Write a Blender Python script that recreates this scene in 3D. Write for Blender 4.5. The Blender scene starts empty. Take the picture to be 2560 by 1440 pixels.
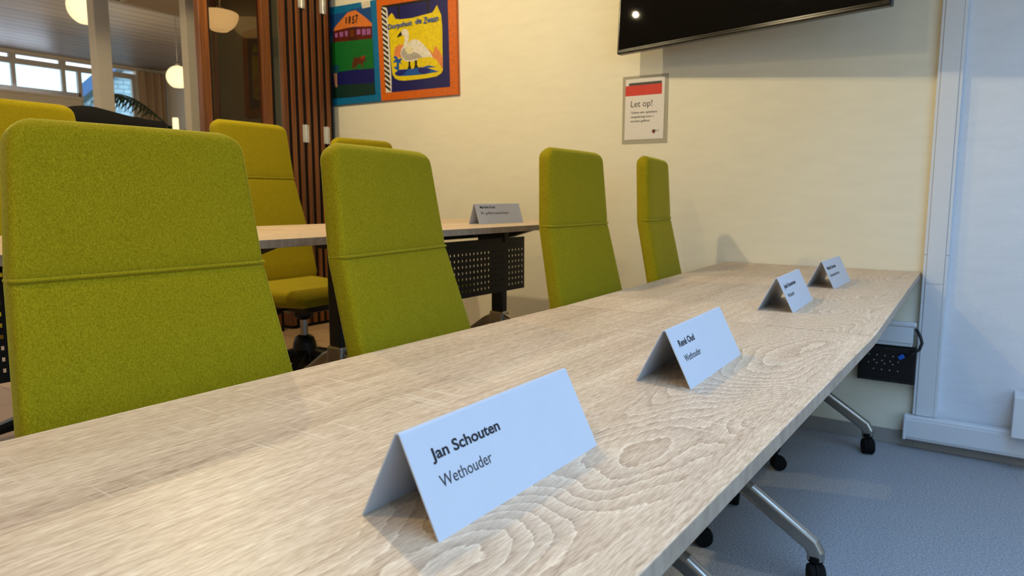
import bpy, bmesh, math, random
from mathutils import Vector, Matrix
random.seed(7)
scene = bpy.context.scene
COL = scene.collection
D = bpy.data

# ------------------------------------------------------------------ helpers
def new_obj(name, me, parent=None, loc=(0, 0, 0)):
    o = D.objects.new(name, me)
    COL.objects.link(o)
    o.location = loc
    if parent is not None:
        o.parent = parent
    return o

def thing(name, label, cat, loc=(0, 0, 0), rz=0.0, group=None):
    o = new_obj(name, None, None, loc)
    o.empty_display_size = 0.05
    o.rotation_euler = (0, 0, rz)
    o['label'] = label
    o['category'] = cat
    if group:
        o['group'] = group
    return o

def tag(o, label, cat, group=None):
    o['label'] = label
    o['category'] = cat
    if group:
        o['group'] = group
    return o

def dup(root, loc, rz, label, group=None):
    r = root.copy()
    COL.objects.link(r)
    r.location = loc
    r.rotation_euler = (0, 0, rz)
    r['label'] = label
    if group:
        r['group'] = group
    for ch in list(root.children):
        c = ch.copy()
        COL.objects.link(c)
        c.parent = r
        for g in list(ch.children):
            d = g.copy()
            COL.objects.link(d)
            d.parent = c
    return r

class MB:
    """collects geometry for ONE mesh object"""
    def __init__(self):
        self.bm = bmesh.new()
    def _add(self, verts, faces, mi=0, smooth=False):
        vs = [self.bm.verts.new(v) for v in verts]
        for f in faces:
            try:
                fc = self.bm.faces.new([vs[i] for i in f])
                fc.material_index = mi
                fc.smooth = smooth
            except ValueError:
                pass
        return vs
    def box(self, c, s, bev=0.0, mi=0, M=None, seg=2):
        t = bmesh.new()
        bmesh.ops.create_cube(t, size=1.0)
        bmesh.ops.scale(t, vec=s, verts=t.verts)
        if bev > 0:
            bmesh.ops.bevel(t, geom=list(t.edges), offset=bev, segments=seg, profile=0.5, affect='EDGES')
        bmesh.ops.translate(t, vec=c, verts=t.verts)
        if M is not None:
            bmesh.ops.transform(t, matrix=M, verts=t.verts)
        t.verts.index_update()
        self._add([v.co.copy() for v in t.verts], [[v.index for v in f.verts] for f in t.faces], mi, False)
        t.free()
        return self
    def b2(self, lo, hi, bev=0.0, mi=0, M=None):
        c = [(a + b) / 2 for a, b in zip(lo, hi)]
        s = [abs(b - a) for a, b in zip(lo, hi)]
        return self.box(c, s, bev, mi, M)
    def loft(self, rings, cap=True, mi=0, smooth=True, closed=True):
        n = len(rings[0])
        verts = [p for r in rings for p in r]
        faces = []
        for k in range(len(rings) - 1):
            for i in range(n if closed else n - 1):
                j = (i + 1) % n
                faces.append((k * n + i, k * n + j, (k + 1) * n + j, (k + 1) * n + i))
        if cap and closed:
            faces.append(tuple(reversed(range(n))))
            faces.append(tuple((len(rings) - 1) * n + i for i in range(n)))
        self._add(verts, faces, mi, smooth)
        return self
    def tube(self, path, r, n=12, mi=0, cap=True):
        P = [Vector(p) for p in path]
        rr = r if isinstance(r, (list, tuple)) else [r] * len(P)
        rings = []
        up = None
        for i, p in enumerate(P):
            d = (P[min(i + 1, len(P) - 1)] - P[max(i - 1, 0)]).normalized()
            if up is None:
                up = Vector((0, 0, 1)) if abs(d.z) < .95 else Vector((1, 0, 0))
            a = d.cross(up).normalized()
            b = a.cross(d).normalized()
            up = b
            rings.append([p + rr[i] * (math.cos(2 * math.pi * k / n) * a + math.sin(2 * math.pi * k / n) * b) for k in range(n)])
        return self.loft(rings, cap, mi, True)
    def rtube(self, path, w, h, rad=.3, mi=0):
        """rounded rectangular bar along a path, h measured upwards"""
        P = [Vector(p) for p in path]
        rings = []
        base = []
        m = 4
        cr = rad * min(w, h)
        for sx, sy, a0 in ((1, 1, 0), (-1, 1, 90), (-1, -1, 180), (1, -1, 270)):
            for k in range(m + 1):
                a = math.radians(a0 + 90 * k / m)
                base.append((sx * (w / 2 - cr) + cr * math.cos(a), sy * (h / 2 - cr) + cr * math.sin(a)))
        for i, p in enumerate(P):
            d = (P[min(i + 1, len(P) - 1)] - P[max(i - 1, 0)]).normalized()
            ref = Vector((0, 0, 1)) if abs(d.z) < .9 else Vector((P[-1].x - P[0].x, P[-1].y - P[0].y, 0)).normalized()
            a = d.cross(ref).normalized()
            b = a.cross(d).normalized()
            rings.append([p + u * a + v * b for u, v in base])
        return self.loft(rings, True, mi, False)
    def lathe(self, prof, c=(0, 0, 0), n=24, axis='z', mi=0, M=None, cap=True):
        rings = []
        for r, z in prof:
            ring = []
            for k in range(n):
                a = 2 * math.pi * k / n
                x, y = r * math.cos(a), r * math.sin(a)
                if axis == 'z':
                    q = Vector((x, y, z))
                elif axis == 'x':
                    q = Vector((z, x, y))
                else:
                    q = Vector((y, z, x))
                if M is not None:
                    q = M @ q
                ring.append(q + Vector(c))
            rings.append(ring)
        return self.loft(rings, cap, mi, True)
    def prism(self, poly, d, mi=0):
        """extrude a 3D polygon along vector d"""
        n = len(poly)
        d = Vector(d)
        verts = [Vector(p) for p in poly] + [Vector(p) + d for p in poly]
        faces = [tuple(range(n)), tuple(reversed(range(n, 2 * n)))]
        faces += [(i, (i + 1) % n, n + (i + 1) % n, n + i) for i in range(n)]
        self._add(verts, faces, mi, False)
        return self
    def poly(self, pts, mi=0):
        self._add(pts, [tuple(range(len(pts)))], mi, False)
        return self
    def tris(self, V, F, mi=0):
        self._add(V, F, mi, False)
        return self
    def build(self, name, mats, parent=None, loc=(0, 0, 0), sharp=None):
        bmesh.ops.recalc_face_normals(self.bm, faces=self.bm.faces)
        me = D.meshes.new(name)
        self.bm.to_mesh(me)
        self.bm.free()
        for m in (mats if isinstance(mats, (list, tuple)) else [mats]):
            me.materials.append(m)
        if sharp is not None:
            try:
                me.set_sharp_from_angle(angle=math.radians(sharp))
            except Exception:
                pass
        return new_obj(name, me, parent, loc)

_tc = {}
def text_geo(body, bold=0.0):
    """flat lettering: vertices with cap height 1, baseline y=0, left edge x=0"""
    key = (body, bold)
    if key in _tc:
        return _tc[key]
    def mesh_of(s):
        cu = D.curves.new('lettering', 'FONT')
        cu.body = s
        cu.size = 1.0
        cu.offset = bold
        cu.resolution_u = 4
        o = D.objects.new('lettering', cu)
        COL.objects.link(o)
        dg = bpy.context.evaluated_depsgraph_get()
        dg.update()
        me = D.meshes.new_from_object(o.evaluated_get(dg))
        V = [(v.co.x, v.co.y) for v in me.vertices]
        F = [tuple(p.vertices) for p in me.polygons]
        D.objects.remove(o)
        D.curves.remove(cu)
        D.meshes.remove(me)
        return V, F
    hV, _ = mesh_of('H')
    cap = max(v[1] for v in hV) - min(v[1] for v in hV)
    V, F = mesh_of(body)
    x0 = min(v[0] for v in V)
    V = [((x - x0) / cap, y / cap) for x, y in V]
    _tc[key] = (V, F, max(v[0] for v in V))
    return _tc[key]

def lettering(mb, body, fn, cap, width, bold=0.0, mi=0, slant=0.0):
    """fn(u,v) maps text plane (u right, v up from the baseline) to 3D"""
    V, F, w = text_geo(body, bold)
    sx = width / w
    mb.tris([fn(x * sx + slant * y * cap, y * cap) for x, y in V], F, mi)

# ------------------------------------------------------------------ materials
def srgb(r, g, b):
    def f(c):
        c /= 255.0
        return c / 12.92 if c <= .04045 else ((c + .055) / 1.055) ** 2.4
    return (f(r), f(g), f(b), 1.0)

class NT:
    def __init__(self, name):
        self.m = D.materials.new(name)
        self.m.use_nodes = True
        self.t = self.m.node_tree
        self.t.nodes.clear()
        self.out = self.t.nodes.new('ShaderNodeOutputMaterial')
    def n(self, typ, **kw):
        nd = self.t.nodes.new(typ)
        for k, v in kw.items():
            if k.startswith('i_'):
                key = k[2:].replace('_', ' ')
                nd.inputs[key].default_value = v
            else:
                setattr(nd, k, v)
        return nd
    def l(self, a, b):
        self.t.links.new(a, b)
    def math(self, op, a, b=None, c=None):
        nd = self.n('ShaderNodeMath', operation=op)
        for i, x in enumerate((a, b, c)):
            if x is None:
                continue
            if isinstance(x, (int, float)):
                nd.inputs[i].default_value = x
            else:
                self.l(x, nd.inputs[i])
        return nd.outputs[0]
    def coords(self, scale=(1, 1, 1), off=None):
        tc = self.n('ShaderNodeTexCoord')
        mp = self.n('ShaderNodeMapping')
        mp.inputs['Scale'].default_value = scale
        if off is not None:
            mp.inputs['Location'].default_value = off
        self.l(tc.outputs['Object'], mp.inputs['Vector'])
        return mp.outputs[0]
    def noise(self, vec, scale=1.0, detail=3.0, rough=.5, dist=0.0):
        nd = self.n('ShaderNodeTexNoise')
        nd.inputs['Scale'].default_value = scale
        nd.inputs['Detail'].default_value = detail
        nd.inputs['Roughness'].default_value = rough
        nd.inputs['Distortion'].default_value = dist
        if vec is not None:
            self.l(vec, nd.inputs['Vector'])
        return nd.outputs[0]
    def ramp(self, fac, stops, interp='LINEAR'):
        nd = self.n('ShaderNodeValToRGB')
        cr = nd.color_ramp
        cr.interpolation = interp
        while len(cr.elements) < len(stops):
            cr.elements.new(.5)
        for e, (p, c) in zip(cr.elements, stops):
            e.position = p
            e.color = c if len(c) == 4 else (*c, 1)
        self.l(fac, nd.inputs[0])
        return nd.outputs[0]
    def mix(self, fac, a, b, blend='MIX'):
        nd = self.n('ShaderNodeMix', data_type='RGBA', blend_type=blend)
        for s, x in ((0, fac), (6, a), (7, b)):
            if isinstance(x, (int, float)):
                nd.inputs[s].default_value = x
            elif isinstance(x, tuple):
                nd.inputs[s].default_value = x
            else:
                self.l(x, nd.inputs[s])
        return nd.outputs[2]
    def bsdf(self, color, rough=.5, metal=0.0, spec=.5, bump=None, bstr=.2, bdist=.002, **kw):
        b = self.n('ShaderNodeBsdfPrincipled')
        for key, x in (('Base Color', color), ('Roughness', rough)):
            if isinstance(x, (int, float, tuple)):
                b.inputs[key].default_value = x
            else:
                self.l(x, b.inputs[key])
        b.inputs['Metallic'].default_value = metal
        b.inputs['Specular IOR Level'].default_value = spec
        for k, v in kw.items():
            b.inputs[k.replace('_', ' ')].default_value = v
        if bump is not None:
            bp = self.n('ShaderNodeBump')
            bp.inputs['Strength'].default_value = bstr
            bp.inputs['Distance'].default_value = bdist
            self.l(bump, bp.inputs['Height'])
            self.l(bp.outputs[0], b.inputs['Normal'])
        self.l(b.outputs[0], self.out.inputs[0])
        return self.m

def plain(name, rgb, rough=.5, metal=0.0, spec=.5, var=.05, vscale=30.0, bstr=0.0, **kw):
    t = NT(name)
    v = t.coords()
    nz = t.noise(v, vscale, 3)
    c = srgb(*rgb)
    lo = tuple(x * (1 - var) for x in c[:3])
    hi = tuple(min(1, x * (1 + var)) for x in c[:3])
    col = t.ramp(nz, [(.3, lo), (.7, hi)])
    return t.bsdf(col, rough, metal, spec, bump=nz if bstr else None, bstr=bstr, bdist=.001, **kw)

def wood_oak(name, band=True, edge=False):
    """grey-washed oak laminate: straight grain along local Y, cathedral loops near the edge"""
    t = NT(name)
    oi = t.n('ShaderNodeObjectInfo')
    tc = t.n('ShaderNodeTexCoord')
    add = t.n('ShaderNodeVectorMath', operation='ADD')
    sc = t.n('ShaderNodeVectorMath', operation='SCALE')
    comb = t.n('ShaderNodeCombineXYZ')
    t.l(oi.outputs['Random'], comb.inputs[0])
    t.l(oi.outputs['Random'], comb.inputs[1])
    t.l(comb.outputs[0], sc.inputs[0])
    sc.inputs['Scale'].default_value = 0.0
    t.l(tc.outputs['Object'], add.inputs[0])
    t.l(sc.outputs[0], add.inputs[1])
    base = add.outputs[0]
    def mp(s, off=(0, 0, 0)):
        m = t.n('ShaderNodeMapping')
        m.inputs['Scale'].default_value = s
        m.inputs['Location'].default_value = off
        t.l(base, m.inputs['Vector'])
        return m.outputs[0]
    broad = t.noise(mp((9, .5, 3)), 1, 3, .55)
    grain = t.noise(mp((130, 3.6, 8)), 1, 5, .70, .5)
    mid = t.noise(mp((230, 26, 8)), 1, 3, .6, .8)
    fine = t.noise(mp((560, 52, 30)), 1, 2, .6)
    # growth-ring contours of a smooth stretched field
    field = t.noise(mp((5.2, 1.7, 1), (3.1, 0.4, 0)), 1, 1.0, .4)
    wob = t.noise(mp((95, 26, 5)), 1, 3, .65)
    ph = t.math('ADD', t.math('MULTIPLY', field, 42.0), t.math('MULTIPLY', wob, .75))
    saw = t.math('FRACT', ph)
    ring = t.ramp(saw, [(0, (.9, .9, .9)), (.05, (1, 1, 1)), (.11, (.12, .12, .12)), (.35, (.36, .36, .36)), (.8, (.60, .60, .60)), (1, (.72, .72, .72))])
    # where the loops show: mostly a lane along one side plus a few patches
    sep = t.n('ShaderNodeSeparateXYZ')
    t.l(tc.outputs['Object'], sep.inputs[0])
    patch = t.noise(mp((3.2, .9, 1), (7.7, 2.2, 0)), 1, 2, .5)
    lane = t.n('ShaderNodeMapRange')
    lane.interpolation_type = 'SMOOTHSTEP'
    t.l(sep.outputs[0], lane.inputs[0])
    lane.inputs[1].default_value = .08
    lane.inputs[2].default_value = .22
    pm = t.math('ADD', t.math('MULTIPLY', lane.outputs[0], .95), t.ramp(patch, [(.60, (0, 0, 0)), (.74, (.55, .55, .55))]))
    lip = t.n('ShaderNodeMapRange')
    t.l(sep.outputs[0], lip.inputs[0])
    lip.inputs[1].default_value = .348
    lip.inputs[2].default_value = .349
    lip.inputs[3].default_value = 1.0
    lip.inputs[4].default_value = 0.0
    pm = t.math('MULTIPLY', pm, lip.outputs[0])
    pm.node.use_clamp = True
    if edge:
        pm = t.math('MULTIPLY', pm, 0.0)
    mix0 = t.math('ADD', t.math('MULTIPLY', broad, .34), t.math('ADD', t.math('MULTIPLY', grain, .40), t.math('MULTIPLY', mid, .26)))
    lum = t.ramp(mix0, [(.36, (.0, .0, .0)), (.64, (1, 1, 1))])
    val = t.mix(t.math('MULTIPLY', pm, .80), lum, ring)
    fv = t.ramp(fine, [(.38, (.0, .0, .0)), (.60, (1, 1, 1))])
    val = t.mix(.30, val, fv)
    # pale saw marks across the grain
    saw2 = t.noise(mp((7, 150, 1), (0, 0, 0)), 1, 1, .4)
    sawm = t.noise(mp((7, 2.6, 1), (4, 1, 0)), 1, 2, .5)
    marks = t.math('MULTIPLY', t.ramp(saw2, [(.62, (0, 0, 0)), (.67, (1, 1, 1))]), t.ramp(sawm, [(.50, (0, 0, 0)), (.64, (1, 1, 1))]))
    col = t.ramp(val, [(0, srgb(140, 117, 97)), (.3, srgb(186, 160, 134)), (.62, srgb(215, 190, 162)), (1, srgb(242, 223, 196))])
    col = t.mix(t.math('MULTIPLY', marks, .55), col, srgb(232, 214, 190))
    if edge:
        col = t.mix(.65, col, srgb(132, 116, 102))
    return t.bsdf(col, .42, 0, .42, bump=val, bstr=.12, bdist=.0006)

def fabric(name, rgb1, rgb2):
    t = NT(name)
    w1 = t.n('ShaderNodeTexWave', wave_type='BANDS', bands_direction='Z')
    w1.inputs['Scale'].default_value = 165
    w1.inputs['Distortion'].default_value = 1.6
    w1.inputs['Detail'].default_value = 1
    w1.inputs['Detail Scale'].default_value = 4
    t.l(t.coords(), w1.inputs['Vector'])
    n1 = t.noise(t.coords((1, .8, 1)), 640, 2, .6)
    n3 = t.noise(t.coords((1, 1, .7)), 330, 2, .6)
    n2 = t.noise(t.coords((1, 1, .4)), 22, 3, .6)
    h = t.math('ADD', t.math('MULTIPLY', w1.outputs[1], .05), t.math('ADD', t.math('MULTIPLY', n1, .6), t.math('MULTIPLY', n3, .42)))
    col = t.ramp(h, [(.34, srgb(*rgb1)), (.76, srgb(*rgb2))])
    col = t.mix(t.math('MULTIPLY', n2, .25), col, srgb(*rgb1))
    return t.bsdf(col, .95, 0, .1, bump=h, bstr=.5, bdist=.001, Sheen_Weight=.6, Sheen_Roughness=.35,
                  Sheen_Tint=(.80, .78, .15, 1))

def carpet(name):
    t = NT(name)
    v = t.coords()
    n1 = t.noise(v, 170, 3, .7)
    n2 = t.noise(v, 420, 2, .6)
    n3 = t.noise(v, 5, 2, .5)
    h = t.math('ADD', t.math('MULTIPLY', n1, .65), t.math('MULTIPLY', n2, .35))
    col = t.ramp(h, [(.30, srgb(98, 100, 106)), (.50, srgb(160, 162, 166)), (.70, srgb(206, 207, 210))])
    col = t.mix(t.math('MULTIPLY', n3, .2), col, srgb(136, 139, 146))
    return t.bsdf(col, .95, 0, .1, bump=h, bstr=.9, bdist=.004)

def tilefloor(name):
    t = NT(name)
    br = t.n('ShaderNodeTexBrick', offset=0.0, squash=1.0)
    br.inputs['Scale'].default_value = 1.0
    br.inputs['Brick Width'].default_value = .3
    br.inputs['Row Height'].default_value = .3
    br.inputs['Mortar Size'].default_value = .003
    br.inputs['Color1'].default_value = srgb(186, 156, 122)
    br.inputs['Color2'].default_value = srgb(178, 147, 114)
    br.inputs['Mortar'].default_value = srgb(120, 96, 74)
    t.l(t.coords(), br.inputs['Vector'])
    n = t.noise(t.coords(), 40, 3)
    col = t.mix(t.math('MULTIPLY', n, .25), br.outputs[0], srgb(160, 130, 100))
    return t.bsdf(col, .45, 0, .4)

def wallpaint(name, rgb, weave=False):
    t = NT(name)
    v = t.coords()
    n1 = t.noise(v, 120, 3, .55)
    n0 = t.noise(t.coords((1, 1, 4)), 6, 3, .6)
    c = srgb(*rgb)
    col = t.ramp(n0, [(.3, tuple(x * .965 for x in c[:3])), (.7, tuple(min(1, x * 1.02) for x in c[:3]))])
    if weave:
        mp = t.n('ShaderNodeMapping')
        mp.inputs['Rotation'].default_value = (0, math.radians(38), 0)
        tc = t.n('ShaderNodeTexCoord')
        t.l(tc.outputs['Object'], mp.inputs['Vector'])
        w = t.n('ShaderNodeTexWave', wave_type='BANDS', bands_direction='X')
        w.inputs['Scale'].default_value = 50
        w.inputs['Distortion'].default_value = 1.5
        w.inputs['Detail'].default_value = 2
        t.l(mp.outputs[0], w.inputs['Vector'])
        w2 = t.n('ShaderNodeTexWave', wave_type='BANDS', bands_direction='Z')
        w2.inputs['Scale'].default_value = 36
        w2.inputs['Distortion'].default_value = 1.5
        t.l(mp.outputs[0], w2.inputs['Vector'])
        h = t.math('ADD', w.outputs[1], t.math('MULTIPLY', w2.outputs[1], .7))
        return t.bsdf(col, .6, 0, .3, bump=h, bstr=.35, bdist=.0015)
    h = t.math('ADD', n1, t.math('MULTIPLY', n0, .8))
    return t.bsdf(col, .55, 0, .3, bump=h, bstr=.10, bdist=.002)

def slats(name):
    """painted tongue-and-groove ceiling boards running along Y"""
    t = NT(name)
    tc = t.n('ShaderNodeTexCoord')
    sep = t.n('ShaderNodeSeparateXYZ')
    t.l(tc.outputs['Object'], sep.inputs[0])
    fr = t.math('FRACT', t.math('MULTIPLY', sep.outputs[0], 1 / .26))
    g = t.ramp(fr, [(0, (0, 0, 0)), (.05, (1, 1, 1)), (.95, (1, 1, 1)), (1, (0, 0, 0))])
    n = t.noise(t.coords((1, .1, 1)), 5, 3)
    col = t.mix(g, srgb(52, 46, 42), t.ramp(n, [(.3, srgb(140, 132, 130)), (.7, srgb(156, 147, 143))]))
    return t.bsdf(col, .42, 0, .4, bump=g, bstr=.5, bdist=.01)

def mahogany(name):
    t = NT(name)
    n = t.noise(t.coords((40, 40, 1.5)), 1, 4, .6)
    col = t.ramp(n, [(.3, srgb(64, 32, 8)), (.5, srgb(104, 56, 16)), (.72, srgb(134, 78, 28))])
    return t.bsdf(col, .38, 0, .5)

def drape(name, a, b):
    t = NT(name)
    n = t.noise(t.coords((18, 18, .3)), 1, 3, .5)
    return t.bsdf(t.ramp(n, [(.35, srgb(*a)), (.65, srgb(*b))]), .9, 0, .1)

def brickwall(name):
    t = NT(name)
    tc = t.n('ShaderNodeTexCoord')
    sep = t.n('ShaderNodeSeparateXYZ')
    t.l(tc.outputs['Object'], sep.inputs[0])
    cb = t.n('ShaderNodeCombineXYZ')
    t.l(sep.outputs[1], cb.inputs[0])
    t.l(sep.outputs[2], cb.inputs[1])
    br = t.n('ShaderNodeTexBrick')
    br.inputs['Scale'].default_value = 1.0
    br.inputs['Brick Width'].default_value = .3
    br.inputs['Row Height'].default_value = .14
    br.inputs['Mortar Size'].default_value = .02
    br.inputs['Color1'].default_value = srgb(196, 214, 226)  # blue of the daylight is put into these brick colours
    br.inputs['Color2'].default_value = srgb(184, 204, 220)
    br.inputs['Mortar'].default_value = srgb(150, 172, 192)
    t.l(cb.outputs[0], br.inputs['Vector'])
    return t.bsdf(br.outputs[0], .8, 0, .2)

def emis(name, rgb, strength):
    t = NT(name)
    e = t.n('ShaderNodeEmission')
    v = t.n('ShaderNodeLayerWeight')
    v.inputs['Blend'].default_value = .35
    col = t.ramp(v.outputs['Facing'], [(0, srgb(*rgb)), (1, tuple(x * .72 for x in srgb(*rgb)[:3]))])
    t.l(col, e.inputs[0])
    e.inputs[1].default_value = strength
    t.l(e.outputs[0], t.out.inputs[0])
    return t.m

def glassmat(name, tint, rough=0.0, mirror=.5, body=None):
    """thin pane: tinted see-through with a coat of reflection that grows towards grazing angles"""
    t = NT(name)
    tr = t.n('ShaderNodeBsdfTransparent')
    tr.inputs[0].default_value = srgb(*tint)
    base = tr.outputs[0]
    if body is not None:
        df = t.n('ShaderNodeBsdfDiffuse')
        df.inputs[0].default_value = srgb(*body)
        m0 = t.n('ShaderNodeMixShader')
        m0.inputs[0].default_value = .6
        t.l(base, m0.inputs[1])
        t.l(df.outputs[0], m0.inputs[2])
        base = m0.outputs[0]
    gl = t.n('ShaderNodeBsdfGlossy')
    gl.inputs['Roughness'].default_value = rough
    lw = t.n('ShaderNodeLayerWeight')
    lw.inputs['Blend'].default_value = .5
    fac = t.math('MULTIPLY', t.math('ADD', t.math('MULTIPLY', t.math('POWER', lw.outputs['Facing'], 4.0), .9), .05), mirror)
    mx = t.n('ShaderNodeMixShader')
    t.l(fac, mx.inputs[0])
    t.l(base, mx.inputs[1])
    t.l(gl.outputs[0], mx.inputs[2])
    t.l(mx.outputs[0], t.out.inputs[0])
    return t.m

def ceilpanel(name):
    t = NT(name)
    br = t.n('ShaderNodeTexBrick', offset=0.0)
    br.inputs['Scale'].default_value = 1.0
    br.inputs['Brick Width'].default_value = .6
    br.inputs['Row Height'].default_value = 1.2
    br.inputs['Mortar Size'].default_value = .006
    br.inputs['Color1'].default_value = srgb(226, 216, 196)
    br.inputs['Color2'].default_value = srgb(222, 212, 192)
    br.inputs['Mortar'].default_value = srgb(196, 188, 172)
    t.l(t.coords(), br.inputs['Vector'])
    return t.bsdf(br.outputs[0], .8, 0, .2)

M = {}
M['oak'] = wood_oak('oak_laminate')
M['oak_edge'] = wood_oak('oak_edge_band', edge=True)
M['green'] = fabric('lime_green_wool', (120, 103, 0), (184, 167, 32))
M['green_pipe'] = fabric('lime_green_piping', (132, 114, 2), (184, 166, 32))
M['thread'] = plain('green_thread', (146, 132, 26), .9)
M['black'] = plain('black_plastic', (16, 16, 17), .45, spec=.4, bstr=.05)
M['black_metal'] = plain('black_powder_coat', (20, 20, 20), .5, spec=.4)
M['rubber'] = plain('black_rubber', (12, 12, 12), .8, spec=.2)
M['steel'] = plain('brushed_aluminium', (176, 172, 164), .28, metal=1.0, var=.03)
M['card'] = plain('white_card', (194, 198, 208), .35, spec=.5, var=.01)
M['ink'] = plain('black_ink', (38, 36, 40), .6, spec=.3)
M['ink2'] = plain('grey_ink', (62, 60, 64), .6, spec=.3)
M['carpet'] = carpet('blue_grey_carpet')
M['tile'] = tilefloor('tan_floor_tile')
M['cream'] = wallpaint('cream_wall_paint', (235, 228, 206))
M['weave'] = wallpaint('white_glassfibre_wallpaper', (224, 230, 238), weave=True)
M['offwhite'] = wallpaint('off_white_paint', (222, 214, 200))
M['duct'] = plain('white_duct_plastic', (218, 222, 228), .4, spec=.4, var=.01)
M['skirt'] = plain('grey_baseboard', (150, 146, 140), .5, var=.03)
M['ceil'] = ceilpanel('cream_ceiling_panel')
M['slat'] = slats('painted_ceiling_boards')
M['screen'] = plain('dark_screen_glass', (7, 7, 8), .02, spec=.22, var=.0)
M['bezel'] = plain('glossy_black_bezel', (8, 8, 9), .22, spec=.5)
M['mahog'] = mahogany('red_brown_wood')
M['hinge'] = plain('galvanised_hinge', (205, 205, 200), .35, metal=.6)
M['frame'] = plain('white_window_frame', (196, 190, 188), .5)
M['opal'] = emis('opal_glass_lit', (255, 232, 176), 1.55)
M['brass'] = plain('white_cord', (200, 195, 185), .5)
M['linen'] = drape('beige_linen', (150, 126, 104), (190, 166, 142))
M['reflection_drape'] = drape('reflection_drape', (104, 86, 66), (178, 152, 126))
M['leaf'] = plain('palm_leaf', (24, 58, 34), .5, var=.25, vscale=12)
M['jacket'] = plain('black_cloth', (12, 12, 13), .85, spec=.15, var=.1, bstr=.3)
M['pane'] = glassmat('clear_window_pane', (232, 244, 246))
M['smoke'] = glassmat('smoked_glass', (206, 190, 172), 0.01, .45)
M['dark_glass'] = plain('dark_grey_glass', (112, 112, 92), .04, metal=.55, var=.02)
M['brick'] = brickwall('pale_blue_lit_brick')
M['roof'] = plain('blue_grey_roof', (84, 116, 168), .7)
M['roof_dark'] = plain('dark_roof_edge', (58, 74, 78), .7)
M['sleeve'] = glassmat('plastic_sleeve', (235, 232, 222), .18, .9, (206, 200, 180))
M['paper'] = plain('white_paper', (226, 220, 214), .6, var=.01)
M['red'] = plain('red_print', (206, 44, 34), .5)
M['dark_print'] = plain('dark_grey_print', (62, 60, 52), .5)
M['blue_plug'] = plain('blue_plug', (24, 92, 190), .4)
M['cable'] = plain('black_cable', (18, 20, 22), .5)
M['pot'] = plain('grey_plant_pot', (110, 108, 104), .6)
M['soil'] = plain('dark_soil', (45, 34, 24), .9, var=.3)
M['peach'] = plain('peach_plastic', (214, 150, 110), .5)
M['ground'] = plain('grey_paving', (150, 152, 150), .9)
PC = dict(sky=(0, 112, 168), dsky=(20, 74, 140), orange2=(226, 126, 52), brown=(96, 26, 10), dbrown=(70, 18, 6), brown2=(112, 48, 8),
          lilac=(160, 96, 160), green=(10, 108, 40), navy=(18, 18, 96), dgreen=(10, 50, 42), horse=(92, 44, 14), mane=(150, 50, 20),
          teal=(12, 72, 96), skin=(190, 138, 100), white2=(228, 220, 200), orange=(216, 102, 10), black=(16, 14, 14), white=(232, 226, 214),
          yellow=(232, 206, 0), salmon=(230, 138, 76), grey=(178, 172, 162), cream=(234, 224, 186), blue=(10, 84, 176), navy2=(16, 26, 120))
for k, v in PC.items():
    M['p_' + k] = plain('paint_' + k, tuple(int(c * .93) for c in v), .5, var=.14, vscale=60, bstr=.1)

# ------------------------------------------------------------------ camera
CH = 1.0387
YAW, PIT, ROL = -0.6123, -0.1267, 0.0003
fw = Vector((math.sin(YAW) * math.cos(PIT), math.cos(YAW) * math.cos(PIT), math.sin(PIT)))
ri = Vector((math.cos(YAW), -math.sin(YAW), 0))
up = ri.cross(fw)
cam = D.cameras.new('camera')
cam.sensor_width = 36
cam.lens = 1759.316 / 2560 * 36
cam.clip_start = .02
cam.clip_end = 200
cam.dof.use_dof = True
cam.dof.focus_distance = 1.15
cam.dof.aperture_fstop = 9.0
co = D.objects.new('camera', cam)
COL.objects.link(co)
R3 = Matrix((ri, up, -fw)).transposed()
co.matrix_world = Matrix.Translation((0, 0, CH)) @ R3.to_4x4()
scene.camera = co

YW = 3.316          # wall behind the tables
PZ = 0.20           # raised tan floor
T1 = 0.74           # table height
CZ = 2.60           # low ceiling

def struct(o):
    o['kind'] = 'structure'
    return o

# ------------------------------------------------------------------ room shell
struct(MB().b2((-1.5, -3.2, -.06), (2.7, YW, 0)).build('floor', M['carpet']))
struct(MB().b2((-15.3, -3.2, -.06), (-1.5, 8.5, PZ)).build('floor', M['tile']))
struct(MB().b2((-4.3, YW, 0), (-.222, YW + .12, CZ)).build('wall_back', M['cream']))
struct(MB().b2((-.222, YW, 0), (2.7, YW + .12, CZ)).build('wall_back', M['weave']))
struct(MB().b2((-4.42, YW + .12, 0), (-4.3, 8.42, CZ)).build('wall_hall', M['offwhite']))
struct(MB().b2((-15.3, 8.42, 0), (-4.3, 8.54, 3.74)).build('wall_hall', M['offwhite']))
struct(MB().b2((-15.3, -3.32, 0), (2.7, -3.2, 3.74)).build('wall_front', M['offwhite']))
# right-hand wall with its window opening
w = MB()
w.b2((2.58, -3.2, 0), (2.7, YW, .85)).b2((2.58, -3.2, 2.25), (2.7, YW, CZ))
w.b2((2.58, -3.2, .85), (2.7, -2.6, 2.25)).b2((2.58, 1.4, .85), (2.7, YW, 2.25))
struct(w.build('wall_right', M['offwhite']))
w = MB()
for y0, y1 in ((-2.6, -2.54), (-1.27, -1.21), (.06, .12), (1.34, 1.4)):
    w.b2((2.6, y0, .85), (2.68, y1, 2.25))
w.b2((2.6, -2.6, .85), (2.68, 1.4, .91)).b2((2.6, -2.6, 2.19), (2.68, 1.4, 2.25))
struct(w.build('window_1', M['frame']))
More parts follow.
